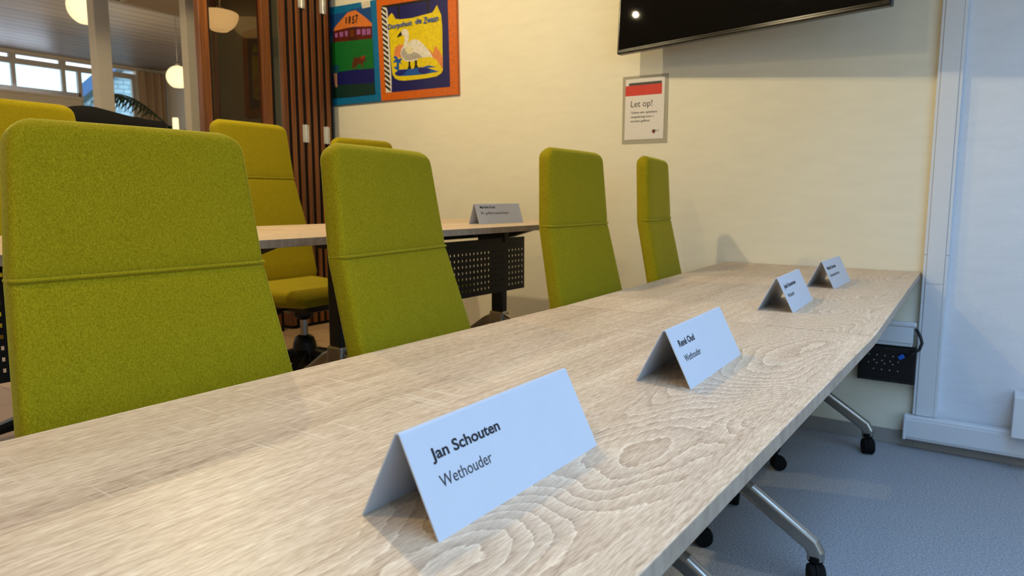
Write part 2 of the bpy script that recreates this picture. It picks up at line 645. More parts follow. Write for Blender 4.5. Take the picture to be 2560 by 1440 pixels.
# low ceiling, its fascia and the high hall ceiling
struct(MB().b2((-5.95, -3.2, CZ), (2.7, 8.5, CZ + .08)).build('ceiling', M['ceil']))
struct(MB().b2((-6.0, -3.2, CZ), (-5.95, 8.5, 3.74)).build('trim_1', M['offwhite']))
struct(MB().b2((-15.3, -3.2, 3.74), (-5.95, 8.5, 3.82)).build('ceiling', M['slat']))
# far hall wall with high strip windows and one tall window
w = MB()
XF = -15.1
w.b2((XF - .15, -3.2, PZ), (XF, 6.76, 3.0))
w.b2((XF - .15, -3.2, 3.70), (XF, 8.42, 3.74))
w.b2((XF - .15, 6.76, PZ), (XF, 8.42, .5)).b2((XF - .15, 7.86, .5), (XF, 8.42, 3.70))
struct(w.build('wall_left', M['offwhite']))
w = MB()
w.b2((XF - .10, -3.2, 3.0), (XF - .02, 6.76, 3.09)).b2((XF - .10, -3.2, 3.5), (XF - .02, 7.86, 3.60)).b2((XF - .12, -3.2, 3.67), (XF - .02, 7.86, 3.70))
y = 6.48
while y > -3:
    w.b2((XF - .10, y - .035, 3.09), (XF - .03, y + .035, 3.5))
    w.b2((XF - .10, y - .06, 3.6), (XF - .04, y + .06, 3.67))
    y -= .845
struct(w.build('window_2', M['frame']))
w = MB()
for y0, y1 in ((6.73, 6.80), (7.12, 7.20), (7.78, 7.86)):
    w.b2((XF - .10, y0, .5), (XF - .02, y1, 3.5))
w.b2((XF - .10, 6.76, .5), (XF - .02, 7.86, .6))
struct(w.build('window_3', M['frame']))
MB().b2((XF - .07, -3.2, 3.09), (XF - .066, 6.76, 3.5)).build('pane', M['pane'], D.objects['window_2'])
MB().b2((XF - .07, 6.76, .6), (XF - .066, 7.86, 3.5)).build('pane', M['pane'], D.objects['window_3'])
MB().b2((2.64, -2.6, .9), (2.644, 1.4, 2.2)).build('pane', M['pane'], D.objects['window_1'])
# the window sill of the strip windows
struct(MB().b2((XF, -3.2, 2.955), (XF + .10, 6.76, 3.0), .005).build('trim_2', M['offwhite']))
# structural posts carrying the edge of the low ceiling
struct(MB().b2((-6.06, 2.80, PZ), (-5.95, 2.916, CZ), .004).build('column', M['offwhite']))
struct(MB().b2((-5.08, 2.992, PZ), (-5.0, 3.088, CZ), .004).build('column', M['offwhite']))
# baseboard
bb = MB()
bb.b2((-4.3, YW - .012, 0), (-.26, YW, .062), .002)
struct(bb.build('baseboard_back', M['skirt']))
bb = MB()
bb.b2((-.262, YW - .014, 0), (2.58, YW, .058), .002)
struct(bb.build('baseboard_back', M['skirt']))

# ------------------------------------------------------------------ ceiling vent beside the post
v = thing('ceiling_vent', 'grey slotted vent in the low ceiling against the cream post', 'vent', (-5.77, 2.86, CZ))
MB().box((0, 0, -.008), (.30, .26, .016), .003).build('frame', M['frame'], v)
s = MB()
for k in range(4):
    s.box((-.1 + k * .066, 0, -.018), (.03, .2, .004))
s.build('slots', M['black'], v)

# ------------------------------------------------------------------ swivel chairs
SEAM = .913
def make_chair():
    root = thing('swivel_chair', 'x', 'chair')
    up_x = -.27
    th = .050
    def frame(s):
        """point on the front face of the back at distance s above the seam"""
        if s >= 0:
            a = .085
            return Vector((up_x - s * math.sin(a), 0, SEAM + s * math.cos(a))), a
        a = .24
        t = -s
        # slightly tighter curve into the seat
        return Vector((up_x + t * math.sin(a) , 0, SEAM - t * math.cos(a))), a
    def hw_of(s):
        if s >= 0:
            return .218 - s / .256 * .023
        return .218 + min(-s / .24, 1.3) * .0215
    S = [-.49, -.48, -.46, -.40, -.34, -.28, -.22, -.16, -.10, -.05, -.02, -.006, 0, .006, .02, .05, .10, .15, .19]
    H1 = .256
    rc, rt = .042, .028
    for k in range(1, 10):
        d = (1 - math.sin(k / 9 * math.pi / 2)) * .05
        S.append(H1 - d)
    rings = []
    for s in S:
        p, a = frame(s)
        if s > -.03 and s < .03:      # soften the bend at the seam
            f = (s + .03) / .06
            a = .24 * (1 - f) + .085 * f
        nrm = Vector((-math.cos(a), 0, -math.sin(a)))   # backwards
        hw = hw_of(s)
        t = th
        d = H1 - s
        if d < rc:
            hw = hw - rc + math.sqrt(max(0, rc * rc - (rc - d) ** 2)) 
        push = 0.0
        if d < rt:
            e = rt - math.sqrt(max(0, rt * rt - (rt - d) ** 2))
            push = e
            t = max(.006, th - 2 * e)
        if s < -.46:
            e = (-.46 - s) * .5
            push += e
            t -= 2 * e
        groove = .0035 * math.exp(-(s / .006) ** 2)
        r = min(.014, t / 2 - .001)
        ring = []
        m = 5
        for sy, sn, a0 in ((1, 1, 0), (-1, 1, 90), (-1, -1, 180), (1, -1, 270)):
            for k in range(m + 1):
                an = math.radians(a0 + 90 * k / m)
                yy = sy * (hw - r) + r * math.cos(an)
                nn = t / 2 + sn * (t / 2 - r) + r * math.sin(an)
                ring.append((yy, nn))
        # extra points across the flat front so the seam crease and crown can form
        pts = []
        for i, (yy, nn) in enumerate(ring):
            crown = .004 * (1 - (yy / max(hw, .01)) ** 2) if nn < t / 2 else -.006 * (1 - (yy / max(hw, .01)) ** 2)
            if nn < t / 2:
                q = p + nrm * (push + nn - crown + groove)
            else:
                q = p + nrm * (push + nn - crown)
            pts.append(q + Vector((0, yy, 0)))
        # subdivide front span (between corner 3 and corner 4)
        full = []
        n = len(pts)
        for i in range(n):
            full.append(pts[i])
            A, B = ring[i], ring[(i + 1) % n]
            if abs(A[0] - B[0]) > .05:
                for k in range(1, 6):
                    f = k / 6
                    yy = A[0] * (1 - f) + B[0] * f
                    nn = A[1]
                    crown = .004 * (1 - (yy / max(hw, .01)) ** 2)
                    if nn < t / 2:
                        q = p + nrm * (push + nn - crown + groove)
                    else:
                        q = p + nrm * (push + nn + crown * 1.5)
                    full.append(q + Vector((0, yy, 0)))
        rings.append(full)
    back = MB().loft(rings).build('backrest', M['green'], root, sharp=60)
    # piping along the seam
    hw = hw_of(0) 
    path = []
    p0, a0 = frame(0)
    r_ = .014
    ys = [-hw + r_ * (1 - math.sin(math.radians(d))) for d in (82, 70, 55, 40, 20)]
    ys = ys + [-(hw - r_) + 2 * (hw - r_) * k / 12 for k in range(13)] + [-q for q in reversed(ys)]
    for yy in ys:
        over = max(0.0, abs(yy) - (hw - r_))
        xo = -(r_ - math.sqrt(max(0, r_ * r_ - over * over)))
        path.append(p0 + Vector((.0012 + xo + .004 * (1 - (yy / hw) ** 2), yy, .001)))
    sd = [(-.020, .0024), (-.034, .0026), (-.042, .0034)]
    path = [p0 + Vector((x, -hw + q, .0005)) for x, q in reversed(sd)] + path + [p0 + Vector((x, hw - q, .0005)) for x, q in sd]
    MB().tube(path, .0034, 8).build('piping', M['green_pipe'], back)
    # row of stitches down each front edge
    for sgn in (-1, 1):
        path, rad = [], []
        s, k = -.40, 0
        while s < .21:
            p, a = frame(s)
            c = p + Vector((math.cos(a), 0, math.sin(a))) * -.0022
            c.y = sgn * (hw_of(s) - .0155)
            path.append(c)
            rad.append((.0005, .0013, .0013)[k % 3])
            s += .0036
            k += 1
        MB().tube(path, rad, 6).build('stitching', M['thread'], back)
    # seat cushion
    bx = up_x + .49 * math.sin(.24) - .012
    rings = []
    L = .42
    for k in range(17):
        f = k / 16
        x = bx + f * L
        zt = .446 - .010 * math.sin(f * math.pi) 
        t = .072
        hw = .236
        if f > .80:
            g = (f - .80) / .20
            zt -= .034 * g * g
            t = .072 - .030 * g * g
        if f > .94:
            g = (f - .94) / .06
            hw -= .018 * g
            t -= .012 * g
            zt -= .006 * g
        if f < .06:
            hw -= .01 * (1 - f / .06)
        r = min(.026, t / 2 - .002)
        ring = []
        for sy, sz, a0 in ((1, 1, 0), (-1, 1, 90), (-1, -1, 180), (1, -1, 270)):
            for j in range(6):
                an = math.radians(a0 + 18 * j)
                ring.append(Vector((x, sy * (hw - r) + r * math.cos(an), zt - t / 2 + sz * (t / 2 - r) + r * math.sin(an))))
        rings.append(ring)
    MB().loft(rings).build('seat', M['green'], root, sharp=50)
    # tilt mechanism and levers under the seat
    mc = MB()
    mc.box((-.02, 0, .345), (.26, .15, .055), .014)
    mc.lathe([(.03, .28), (.045, .295), (.045, .33)], n=20)
    mc.box((-.165, 0, .365), (.11, .07, .03), .008)
    mech = mc.build('tilt_mechanism', M['black'], root, sharp=40)
    for sg in (-1, 1):
        lv = MB()
        lv.tube([(.02, sg * .06, .345), (.02, sg * .17, .335)], .007, 8)
        lv.box((.03, sg * .205, .332), (.05, .075, .014), .006)
        lv.build('lever', M['black'], mech, sharp=40)
    MB().tube([(0, 0, .20), (0, 0, .295)], .0165, 16).build('gas_column', M['steel'], root, sharp=40)
    hb = MB()
    hb.lathe([(.026, .225), (.042, .215), (.050, .19), (.056, .13), (.050, .095), (.03, .085)], n=24)
    hub = hb.build('base_hub', M['black'], root, sharp=50)
    for k in range(5):
        a = math.radians(72 * k)
        ca, sa = math.cos(a), math.sin(a)
        lg = MB()
        rg = []
        for f in (0, .15, .4, .7, .9, 1.0):
            rad = .035 + f * .255
            w_ = .030 - .011 * f
            zt = .165 - .070 * f ** 1.1
            hh = .058 - .034 * f
            rg.append([Vector((rad * ca - u * sa, rad * sa + u * ca, z)) for u, z in
                       ((-w_ * .7, zt), (w_ * .7, zt), (w_, zt - hh * .4), (w_ * .8, zt - hh), (-w_ * .8, zt - hh), (-w_, zt - hh * .4))])
        lg.loft(rg, smooth=False)
        leg = lg.build('base_leg', M['black'], root)
        cs = MB()
        make_castor(cs, Vector((.283 * ca, .283 * sa, 0)), a + 1.1, .027, .075)
        cs.build('castor', M['rubber'], leg, sharp=40)
    return root

def make_castor(mb, c, a, r, ztop, mi=0):
    """twin-wheel castor standing on z=0 under point c"""
    ca, sa = math.cos(a), math.sin(a)
    X = Vector((ca, sa, 0))          # rolling direction
    Yd = Vector((-sa, ca, 0))
    cen = c + X * .012 + Vector((0, 0, r))
    Mx = Matrix((X, Yd, Vector((0, 0, 1)))).transposed()
    for sg in (-1, 1):
        rings = []
        for rr, off in ((r * .5, .004), (r * .95, .004), (r, .007), (r, .016), (r * .93, .020), (r * .5, .021)):
            rings.append([cen + X * rr * math.cos(2 * math.pi * k / 22) + Vector((0, 0, rr * math.sin(2 * math.pi * k / 22))) + Yd * sg * off for k in range(22)])
        mb.loft(rings, True, mi)
    # hood between the wheels and the stem
    rings = []
    for off in (-.0045, .0045):
        rings.append([cen + X * (r * 1.06) * math.cos(t) + Vector((0, 0, (r * 1.12) * math.sin(t))) + Yd * off for t in [math.radians(-25 + 230 * k / 14) for k in range(15)]])
    mb.loft(rings, True, mi)
    mb.tube([c + Vector((0, 0, r * 1.2)), c + Vector((0, 0, ztop))], .009, 10, mi)

GC1 = 'green swivel chairs tucked in behind the front tables'
GC2 = 'green swivel chairs on the raised floor behind the rear tables'
CHAIRS = [
    # seam x, y, rotation, seam height above its floor, floor, turn of the star base, recline, label, group
    (-1.219, .648, -.038, .912, 0, 54, .013, 'largest green high-back chair at the left, behind the nearest name card', GC1),
    (-1.206, 1.247, .168, .911, 0, 36, .05, 'green high-back chair in front of the painting wall, partly covering the black perforated panel', GC1),
    (-1.196, 2.121, .049, .949, 0, 37, -.027, 'green high-back chair left of the laminated notice, second from the far wall end', GC1),
    (-1.191, 2.779, .198, .952, 0, 48, -.031, 'narrowest green high-back chair, directly under the laminated notice', GC1),
    (-2.846, 2.014, .057, .933, PZ, 20, -.005, 'green chair behind the rear table before the smoked glass panel, its seat showing', GC2),
    (-2.870, 1.075, .037, .932, PZ, 46, 0, 'green chair at the far left edge, only its rounded top showing', GC2),
    (-2.760, 2.625, -.03, .893, PZ, 20, 0, 'green chair beside the folded wooden partition, only a sliver of its top showing', GC2),
    (-3.500, 1.700, .0, .955, PZ, 10, 0, 'green chair on the raised floor hidden under the black jacket', GC2),
]
proto = make_chair()
chairs = []
for i, (sx, sy, ro, sh, fl, turn, rec, lab, grp) in enumerate(CHAIRS):
    px = sx + .27 * math.cos(ro)
    py = sy + .27 * math.sin(ro)
    if i == 0:
        ch = proto
        ch['label'] = lab
        ch['group'] = grp
        ch.location = (px, py, fl)
        ch.rotation_euler = (0, 0, ro)
    else:
        ch = dup(proto, (px, py, fl), ro, lab, grp)
    chairs.append((ch, sh - SEAM, turn - math.degrees(ro), rec))
for ch, dz, turn, rec in chairs:
    for c in ch.children:
        if c.name.split('.')[0] in ('backrest', 'seat', 'tilt_mechanism'):
            c.location.z = dz
            if rec and c.name.split('.')[0] == 'backrest':
                piv = Vector((-.27, 0, SEAM))
                rm = Matrix.Rotation(-rec, 3, 'Y')
                c.rotation_euler = (0, -rec, 0)
                c.location = piv - rm @ piv + Vector((0, 0, dz))
        elif c.name.split('.')[0] == 'base_leg':
            c.rotation_euler = (0, 0, math.radians(turn))

# ------------------------------------------------------------------ folding tables
def leg_set(t, y, xc, zt, fl, hubz=.285, reach=.30, brake=True):
    """central column with two sloping feet on castors; returns nothing"""
    col = MB()
    col.b2((xc - .032, y - .022, fl + hubz + .02), (xc + .032, y + .022, zt - .045), .008)
    col.build('leg_column', M['black_metal'], t)
    br = MB()
    br.prism([(xc - .24, y - .02, zt), (xc + .24, y - .02, zt), (xc + .07, y - .02, zt - .05), (xc - .07, y - .02, zt - .05)], (0, .04, 0))
    br.build('top_bracket', M['black_metal'], t)
    hb = MB()
    hb.b2((xc - .038, y - .03, fl + hubz - .045), (xc + .038, y + .03, fl + hubz + .03), .008)
    hb.build('foot_hub', M['steel'], t)
    for sg in (-1, 1):
        a = MB()
        x1 = xc + sg * reach
        a.rtube([(xc + sg * .03, y, fl + hubz - .005), (xc + sg * .07, y, fl + hubz - .022), (x1 - sg * .035, y, fl + .128), (x1 - sg * .012, y, fl + .113), (x1, y, fl + .092), (x1, y, fl + .074)], .034, .044, .35)
        arm = a.build('leg_arm', M['steel'], t)
        c = MB()
        make_castor(c, Vector((x1, y, fl)), math.radians(-65 if sg > 0 else 120), .032, .078)
        c.lathe([(.019, .066), (.021, .07), (.021, .084)], (x1, y, fl), n=16)
        if brake and sg > 0:
            c.box((x1 + .030, y - .035, fl + .034), (.05, .016, .007), .003)
        c.build('castor', M['rubber'], arm, sharp=40)

def tabletop(t, quad, zt, thick=.0225):
    """quad in the thing's local xy; long grain along Y"""
    poly = [(x, y, zt) for x, y in quad]
    b = MB()
    b.prism(poly, (0, 0, -thick))
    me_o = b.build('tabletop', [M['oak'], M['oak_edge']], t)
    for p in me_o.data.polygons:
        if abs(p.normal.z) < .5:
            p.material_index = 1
    bv = me_o.modifiers.new('edge', 'BEVEL')
    bv.width = .0014
    bv.segments = 2
    return me_o

def beam(t, x, y0, y1, zt):
    MB().b2((x - .03, y0, zt - .045), (x + .03, y1, zt - .003), .004).build('frame_beam', M['black_metal'], t)

TL, TR, YJ = -1.002, -.2205, 1.6942
XC = (TL + TR) / 2
ta = thing('folding_table', 'nearest oak-look table on castors, carrying the two closest name cards', 'table', (XC, .90, 0), 0, 'oak tables of the front row')
tabletop(ta, [(TL - XC, .02 - .90), (TR - XC, .02 - .90), (TR - XC, YJ - .0018 - .90), (TL - XC, YJ - .0018 - .90)], T1)
leg_set(ta, .22 - .90, 0, T1 - .0225, 0, .245, .252)
leg_set(ta, 1.45 - .90, 0, T1 - .0225, 0, .245, .252)
beam(ta, 0, -.7, .6, T1 - .0225)
tb = thing('folding_table', 'oak-look table pushed against the cream wall, carrying the two blurred name cards', 'table', (XC, 2.5, 0), 0, 'oak tables of the front row')
tabletop(tb, [(TL - XC, YJ + .0018 - 2.5), (TR - XC, YJ + .0018 - 2.5), (-.2775 - XC, YW - .004 - 2.5), (-1.090 - XC, YW - .004 - 2.5)], T1)
MB().b2((TL - XC + .002, YJ - .0017 - 2.5, T1 - .018), (TR - XC - .002, YJ + .0017 - 2.5, T1 - .0012)).build('joint_shade_strip', M['rubber'], tb)  # black strip added in the gap in place of its shade
leg_set(tb, 1.937 - 2.5, 0, T1 - .0225, 0, .245, .252)
leg_set(tb, 3.125 - 2.5, -.05, T1 - .0225, 0, .245, .252, False)
beam(tb, -.02, -.6, .65, T1 - .0225)

Z2 = .934
X2F, X2R = -1.54, -2.33
X2 = (X2F + X2R) / 2
tc_ = thing('folding_table', 'rear oak-look table by the cream wall, with black perforated panel and one name card', 'table', (X2, 2.22, 0), 0, 'oak tables of the rear row')
def rear_table(t, y0, y1, yc, panel):
    tabletop(t, [(X2R - X2, y0 - yc), (X2F - X2, y0 - yc), (X2F - X2, y1 - yc), (X2R - X2, y1 - yc)], Z2)
    for yy in (y0 + .145, y1 - .25):
        leg_set(t, yy - yc, 0.0, Z2 - .0225, PZ)
    beam(t, 0.0, y0 + .2 - yc, y1 - .24 - yc, Z2 - .0225)
    # perforated modesty panel: a sheet with punched slots
    ya, yb = panel
    za, zb = .643, .872
    px = -1.75 - X2
    pit, hw, hh = .0245, .0032, .0045
    ys = [ya]
    n = int((yb - ya - .03) / pit)
    first = yb - .018 - (n - 1) * pit
    holes_y = [first + k * pit for k in range(n)]
    zs_ = [.6696 + .0246 * k for k in range(7)]
    Y = [ya] + [v for h in holes_y for v in (h - hw, h + hw)] + [yb]
    Z = [za] + [v for h in zs_ for v in (h - hh, h + hh)] + [zb]
    m = MB()
    verts = [(px, a - yc, b) for b in Z for a in Y]
    W = len(Y)
    faces = []
    for j in range(len(Z) - 1):
        for i in range(len(Y) - 1):
            if j % 2 == 1 and i % 2 == 1:
                continue
            faces.append((j * W + i, j * W + i + 1, (j + 1) * W + i + 1, (j + 1) * W + i))
    m._add(verts, faces)
    o = m.build('modesty_panel', M['black_metal'], t)
    sd = o.modifiers.new('sheet', 'SOLIDIFY')
    sd.thickness = .002
    for yy in (ya + .12, yb - .14):
        b = MB()
        b.b2((px - .14, yy - .015 - yc, zb - .02), (px + .004, yy + .015 - yc, Z2 - .024))
        b.build('panel_bracket', M['black_metal'], t)
rear_table(tc_, 1.532, 2.90, 2.22, (1.72, 2.587))
td = thing('folding_table', 'rear oak-look table at the far left, mostly hidden behind the nearest green chair', 'table', (X2, .83, 0), 0, 'oak tables of the rear row')
rear_table(td, .14, 1.529, .83, (.33, .80))

# ------------------------------------------------------------------ name cards
CW, CL = .297, .1055
def name_card(label, y0, y1, xf0, xf1, depth, z, name, nw, role, rw, grp, apex):
    """folded card; front-bottom corners (xf0,y0),(xf1,y1); role/nw/rw widths in metres"""
    dirv = Vector((xf1 - xf0, y1 - y0, 0)).normalized()
    back = Vector((-dirv.y, dirv.x, 0))
    org = Vector((xf0, y0, z))
    t = thing('name_card', label, 'name card', org, 0, grp)
    def P(u, d, h):
        return dirv * u + back * d + Vector((0, 0, h))
    hd = depth / 2
    th = .0016
    rad = .004
    # profile: front bottom -> apex (rounded) -> back bottom, offset inwards for thickness
    sl = math.atan2(apex, hd)
    prof = [(0, 0)]
    n = 6
    cy = apex - rad / math.cos(sl) if math.cos(sl) > .05 else apex - rad
    for k in range(n + 1):
        a = math.pi / 2 + (math.pi / 2 - sl) * 0
        ang = (math.pi / 2 + (math.pi / 2 - (math.pi / 2 - sl))) if False else None
        f = k / n
        # arc from front normal to back normal
        nf = Vector((-math.sin(sl), math.cos(sl)))
        nb = Vector((math.sin(sl), math.cos(sl)))
        v = (nf * (1 - f) + nb * f).normalized()
        prof.append((hd + v.x * rad, cy + v.y * rad))
    prof.append((depth, 0))
    inner = []
    m = len(prof)
    for i, (d, h) in enumerate(prof):
        if i == 0:
            inner.append((d + th / math.sin(sl), 0))
        elif i == m - 1:
            inner.append((d - th / math.sin(sl), 0))
        else:
            v = Vector((d - hd, h - cy)).normalized()
            inner.append((hd + v.x * (rad - th), cy + v.y * (rad - th)))
    ring = prof + inner[::-1]
    b = MB()
    b.loft([[P(0, d, h) for d, h in ring], [P(CW, d, h) for d, h in ring]], cap=False, smooth=False)
    k = len(ring)
    # end caps as quads
    for u in (0, CW):
        vs = [P(u, d, h) for d, h in ring]
        b._add(vs, [(i, i + 1, k - 2 - i, k - 1 - i) for i in range(m - 1)])
    card = b.build('card', M['card'], t, sharp=25)
    # lettering on the sloping front
    sv = Vector((-math.sin(sl), math.cos(sl)))   # outward normal in (d,h)
    ex = Vector((math.cos(sl), math.sin(sl)))    # up the slope
    def face(u0, v0):
        # u0 from the left edge, v0 distance below the apex
        def fn(u, v):
            s = CL - v0 + v
            d = ex.x * s + sv.x * .0004
            h = ex.y * s + sv.y * .0004
            return P(u0 + u, d, h)
        return fn
    l1 = MB()
    lettering(l1, name, face(.027, .039), .0113, nw, .022)
    l1.build('name_lettering', M['ink'], t)
    l2 = MB()
    lettering(l2, role, face(.027, .065), .0113, rw, 0.0)
    l2.build('role_lettering', M['ink2'], t)
    return t
GN = 'folded name cards on the front tables'
name_card('nearest and largest white name card, reading Jan Schouten Wethouder', .440, .737, -.3866, -.3905, .0962, T1, 'Jan Schouten', .108, 'Wethouder', .079, GN, .0945)
name_card('white name card reading René Oud, just before the joint between the tables', 1.0465, 1.343, -.390, -.4035, .0937, T1, 'René Oud', .077, 'Wethouder', .079, GN, .0945)
name_card('white name card just past the table joint, blurred lettering, before the smallest one', 1.916, 2.219, -.444, -.459, .093, T1, 'Judie Kloosterman', .150, 'Wethouder', .081, GN, .0945)
name_card('smallest blurred white name card of the front tables, closest to the cream wall', 2.509, 2.812, -.456, -.456, .090, T1, 'Marijke Schreuder', .140, 'Gemeentesecretaris', .150, GN, .0945)
name_card('white name card on the rear table, reading Martine Kooi', 2.283, 2.580, -1.766, -1.751, .058, Z2, 'Martine Kooi', .099, 'Plv. griffier/raadsadviseur', .184, None, .093)

# ------------------------------------------------------------------ television on a swivel bracket
tl = Vector((-1.591, 3.135, 1.72))
tw = 1.217
ang = math.radians(-11.06)
tv = thing('television', 'large black flat screen television on the cream wall above the laminated notice', 'television', tl, ang)
tilt = Matrix.Rotation(math.radians(-3.0), 4, 'X')
th_ = .70
MB().b2((0, 0, 0), (tw, .035, th_), .006, M=tilt).build('housing', M['bezel'], tv)
MB().b2((.010, -.0015, .020), (tw - .010, .001, th_ - .010), M=tilt).build('screen', M['screen'], tv)
MB().b2((.10, -.003, .0135), (tw - .03, -.0005, .0150), M=tilt).build('trim_line', M['bezel'], tv)
MB().b2((.25, .03, .08), (tw - .25, .07, .5), .01, M=tilt).build('back_box', M['black'], tv)
br = MB()
br.b2((tw / 2 - .12, .06, .22), (tw / 2 + .12, .085, .46), .004)
br.tube([(tw / 2 - .05, .07, .34), (tw / 2 - .25, .18, .34), (tw / 2 - .10, .235, .34)], .02, 10)
br.build('wall_bracket', M['black_metal'], tv)

# ------------------------------------------------------------------ laminated notice
def N(u, v, off=.004):
    c, s = math.cos(-.007), math.sin(-.007)
    return Vector((c * u + s * v, -off, s * u - c * v))
nt = thing('notice_sign', 'laminated Let op! notice with red band, taped to the cream wall under the television', 'sign', (-1.6258, YW, 1.6298))
sl_ = MB()
sl_.prism([N(-.017, -.015, .001), N(.226, -.013, .001), N(.229, .318, .001), N(-.014, .317, .001)], (0, -.002, 0))
sl_.build('plastic_sleeve', M['sleeve'], nt)
pp = MB()
pp.prism([N(0, 0, .0042), N(.21, 0, .0042), N(.21, .297, .0042), N(0, .297, .0042)], (0, -.0006, 0))
pp.build('sheet', M['paper'], nt)
pr = MB()
pr.poly([N(.0, .032, .0052), N(.196, .032, .0052), N(.196, .082, .0052), N(0, .082, .0052)], 0)
pr.poly([N(.018, .019, .0052), N(.194, .019, .0052), N(.194, .032, .0052), N(.018, .032, .0052)], 1)
pr.build('colour_band', [M['red'], M['dark_print']], nt)
lt = MB()
def nf(u0, v0):
    return lambda u, v: N(u0 + u, v0 - v, .0053)
lettering(lt, 'Let op!', nf(.032, .137), .030, .115, .0)
lettering(lt, 'Tijdens een openbare', nf(.031, .169), .0098, .143, .012)
lettering(lt, 'vergadering kunt u', nf(.031, .190), .0098, .125, .012)
lettering(lt, 'worden gefilmd.', nf(.031, .211), .0098, .106, .012)
lt.build('lettering', M['ink'], nt)
cr = MB()
cr.poly([N(.150, .252, .0053), N(.168, .252, .0053), N(.168, .262, .0053), N(.164, .268, .0053), N(.159, .271, .0053), N(.154, .268, .0053), N(.150, .262, .0053)], 0)
cr.poly([N(.153, .255, .0056), N(.158, .255, .0056), N(.158, .261, .0056), N(.153, .261, .0056)], 1)
cr.poly([N(.160, .262, .0056), N(.165, .262, .0056), N(.163, .266, .0056), N(.160, .267, .0056)], 1)
cr.build('crest', [M['ink'], M['red']], nt)
c2 = MB()
for vv, ww in ((.2555, .017), (.2585, .013)):
    c2.poly([N(.171, vv, .0053), N(.171 + ww, vv, .0053), N(.171 + ww, vv + .0014, .0053), N(.171, vv + .0014, .0053)])
c2.build('crest_text', M['ink2'], nt)

# ------------------------------------------------------------------ paintings
def painting(label, O, polys, extra, name='painting'):
    t = thing(name, label, 'painting', (O[0], YW, O[1]))
    quad = polys[0][1]
    b = MB()
    b.prism([(x, -.002, z) for x, z in quad], (0, -.018, 0))
    b.build('board', M['p_' + polys[0][0]], t)
    cols = []
    pm = MB()
    y = -.0204
    for col, pts in polys[1:]:
        if col not in cols:
            cols.append(col)
        xs = pts
        pm.poly([(x, y, z) for x, z in xs], cols.index(col))
        y -= .00022
    extra(pm, cols, y)
    pm.build('picture', [M['p_' + c] for c in cols], t)
    return t
P1 = [('sky', [(-0.121, 0.645), (0.478, 0.621), (0.504, -0.003), (-0.121, 0.003)]), ('dsky', [(-0.106, 0.608), (0.427, 0.591), (0.438, 0.472), (-0.106, 0.447)]), ('sky', [(-0.105, 0.627), (0.271, 0.604), (0.215, 0.586), (-0.107, 0.594)]), ('orange2', [(0.219, 0.583), (0.289, 0.585), (0.331, 0.559), (0.376, 0.529), (0.435, 0.485), (0.438, 0.464), (0.266, 0.485), (0.073, 0.481), (0.078, 0.499), (0.149, 0.543)]), ('brown', [(0.069, 0.482), (0.218, 0.486), (0.438, 0.466), (0.437, 0.389), (0.262, 0.399), (0.063, 0.409)]), ('dbrown', [(0.218, 0.483), (0.301, 0.478), (0.297, 0.398), (0.219, 0.403)]), ('brown2', [(0.231, 0.468), (0.274, 0.466), (0.273, 0.422), (0.232, 0.425)]), ('lilac', [(0.087, 0.467), (0.115, 0.466), (0.113, 0.439), (0.089, 0.438)]), ('lilac', [(0.133, 0.468), (0.168, 0.467), (0.168, 0.436), (0.134, 0.437)]), ('lilac', [(0.186, 0.468), (0.214, 0.467), (0.212, 0.433), (0.187, 0.433)]), ('lilac', [(0.296, 0.463), (0.331, 0.461), (0.331, 0.429), (0.297, 0.43)]), ('lilac', [(0.344, 0.459), (0.381, 0.457), (0.381, 0.419), (0.347, 0.421)]), ('lilac', [(0.39, 0.455), (0.425, 0.452), (0.425, 0.417), (0.391, 0.418)]), ('green', [(-0.107, 0.42), (0.063, 0.41), (0.262, 0.399), (0.44, 0.389), (0.449, 0.203), (0.254, 0.208), (0.118, 0.213), (-0.118, 0.217)]), ('navy', [(-0.118, 0.214), (0.118, 0.215), (0.255, 0.214), (0.449, 0.204), (0.45, 0.11), (0.251, 0.118), (0.106, 0.133), (-0.122, 0.134)]), ('dgreen', [(-0.122, 0.134), (0.106, 0.131), (0.452, 0.113), (0.453, 0.042), (0.248, 0.043), (-0.127, 0.051)]), ('horse', [(0.27, 0.291), (0.289, 0.288), (0.328, 0.287), (0.355, 0.293), (0.371, 0.287), (0.374, 0.266), (0.378, 0.25), (0.365, 0.254), (0.357, 0.263), (0.35, 0.245), (0.35, 0.219), (0.337, 0.218), (0.334, 0.242), (0.299, 0.245), (0.287, 0.231), (0.294, 0.214), (0.282, 0.215), (0.275, 0.237), (0.259, 0.223), (0.245, 0.222), (0.253, 0.266)]), ('mane', [(0.328, 0.284), (0.352, 0.293), (0.371, 0.29), (0.366, 0.28), (0.347, 0.271), (0.327, 0.271)]), ('teal', [(0.058, 0.254), (0.083, 0.265), (0.116, 0.257), (0.123, 0.232), (0.109, 0.206), (0.076, 0.209), (0.056, 0.227)]), ('skin', [(0.064, 0.21), (0.099, 0.207), (0.098, 0.142), (0.101, 0.117), (0.08, 0.119), (0.073, 0.144)]), ('white2', [(0.347, 0.624), (0.428, 0.623), (0.431, 0.584), (0.356, 0.584)])]
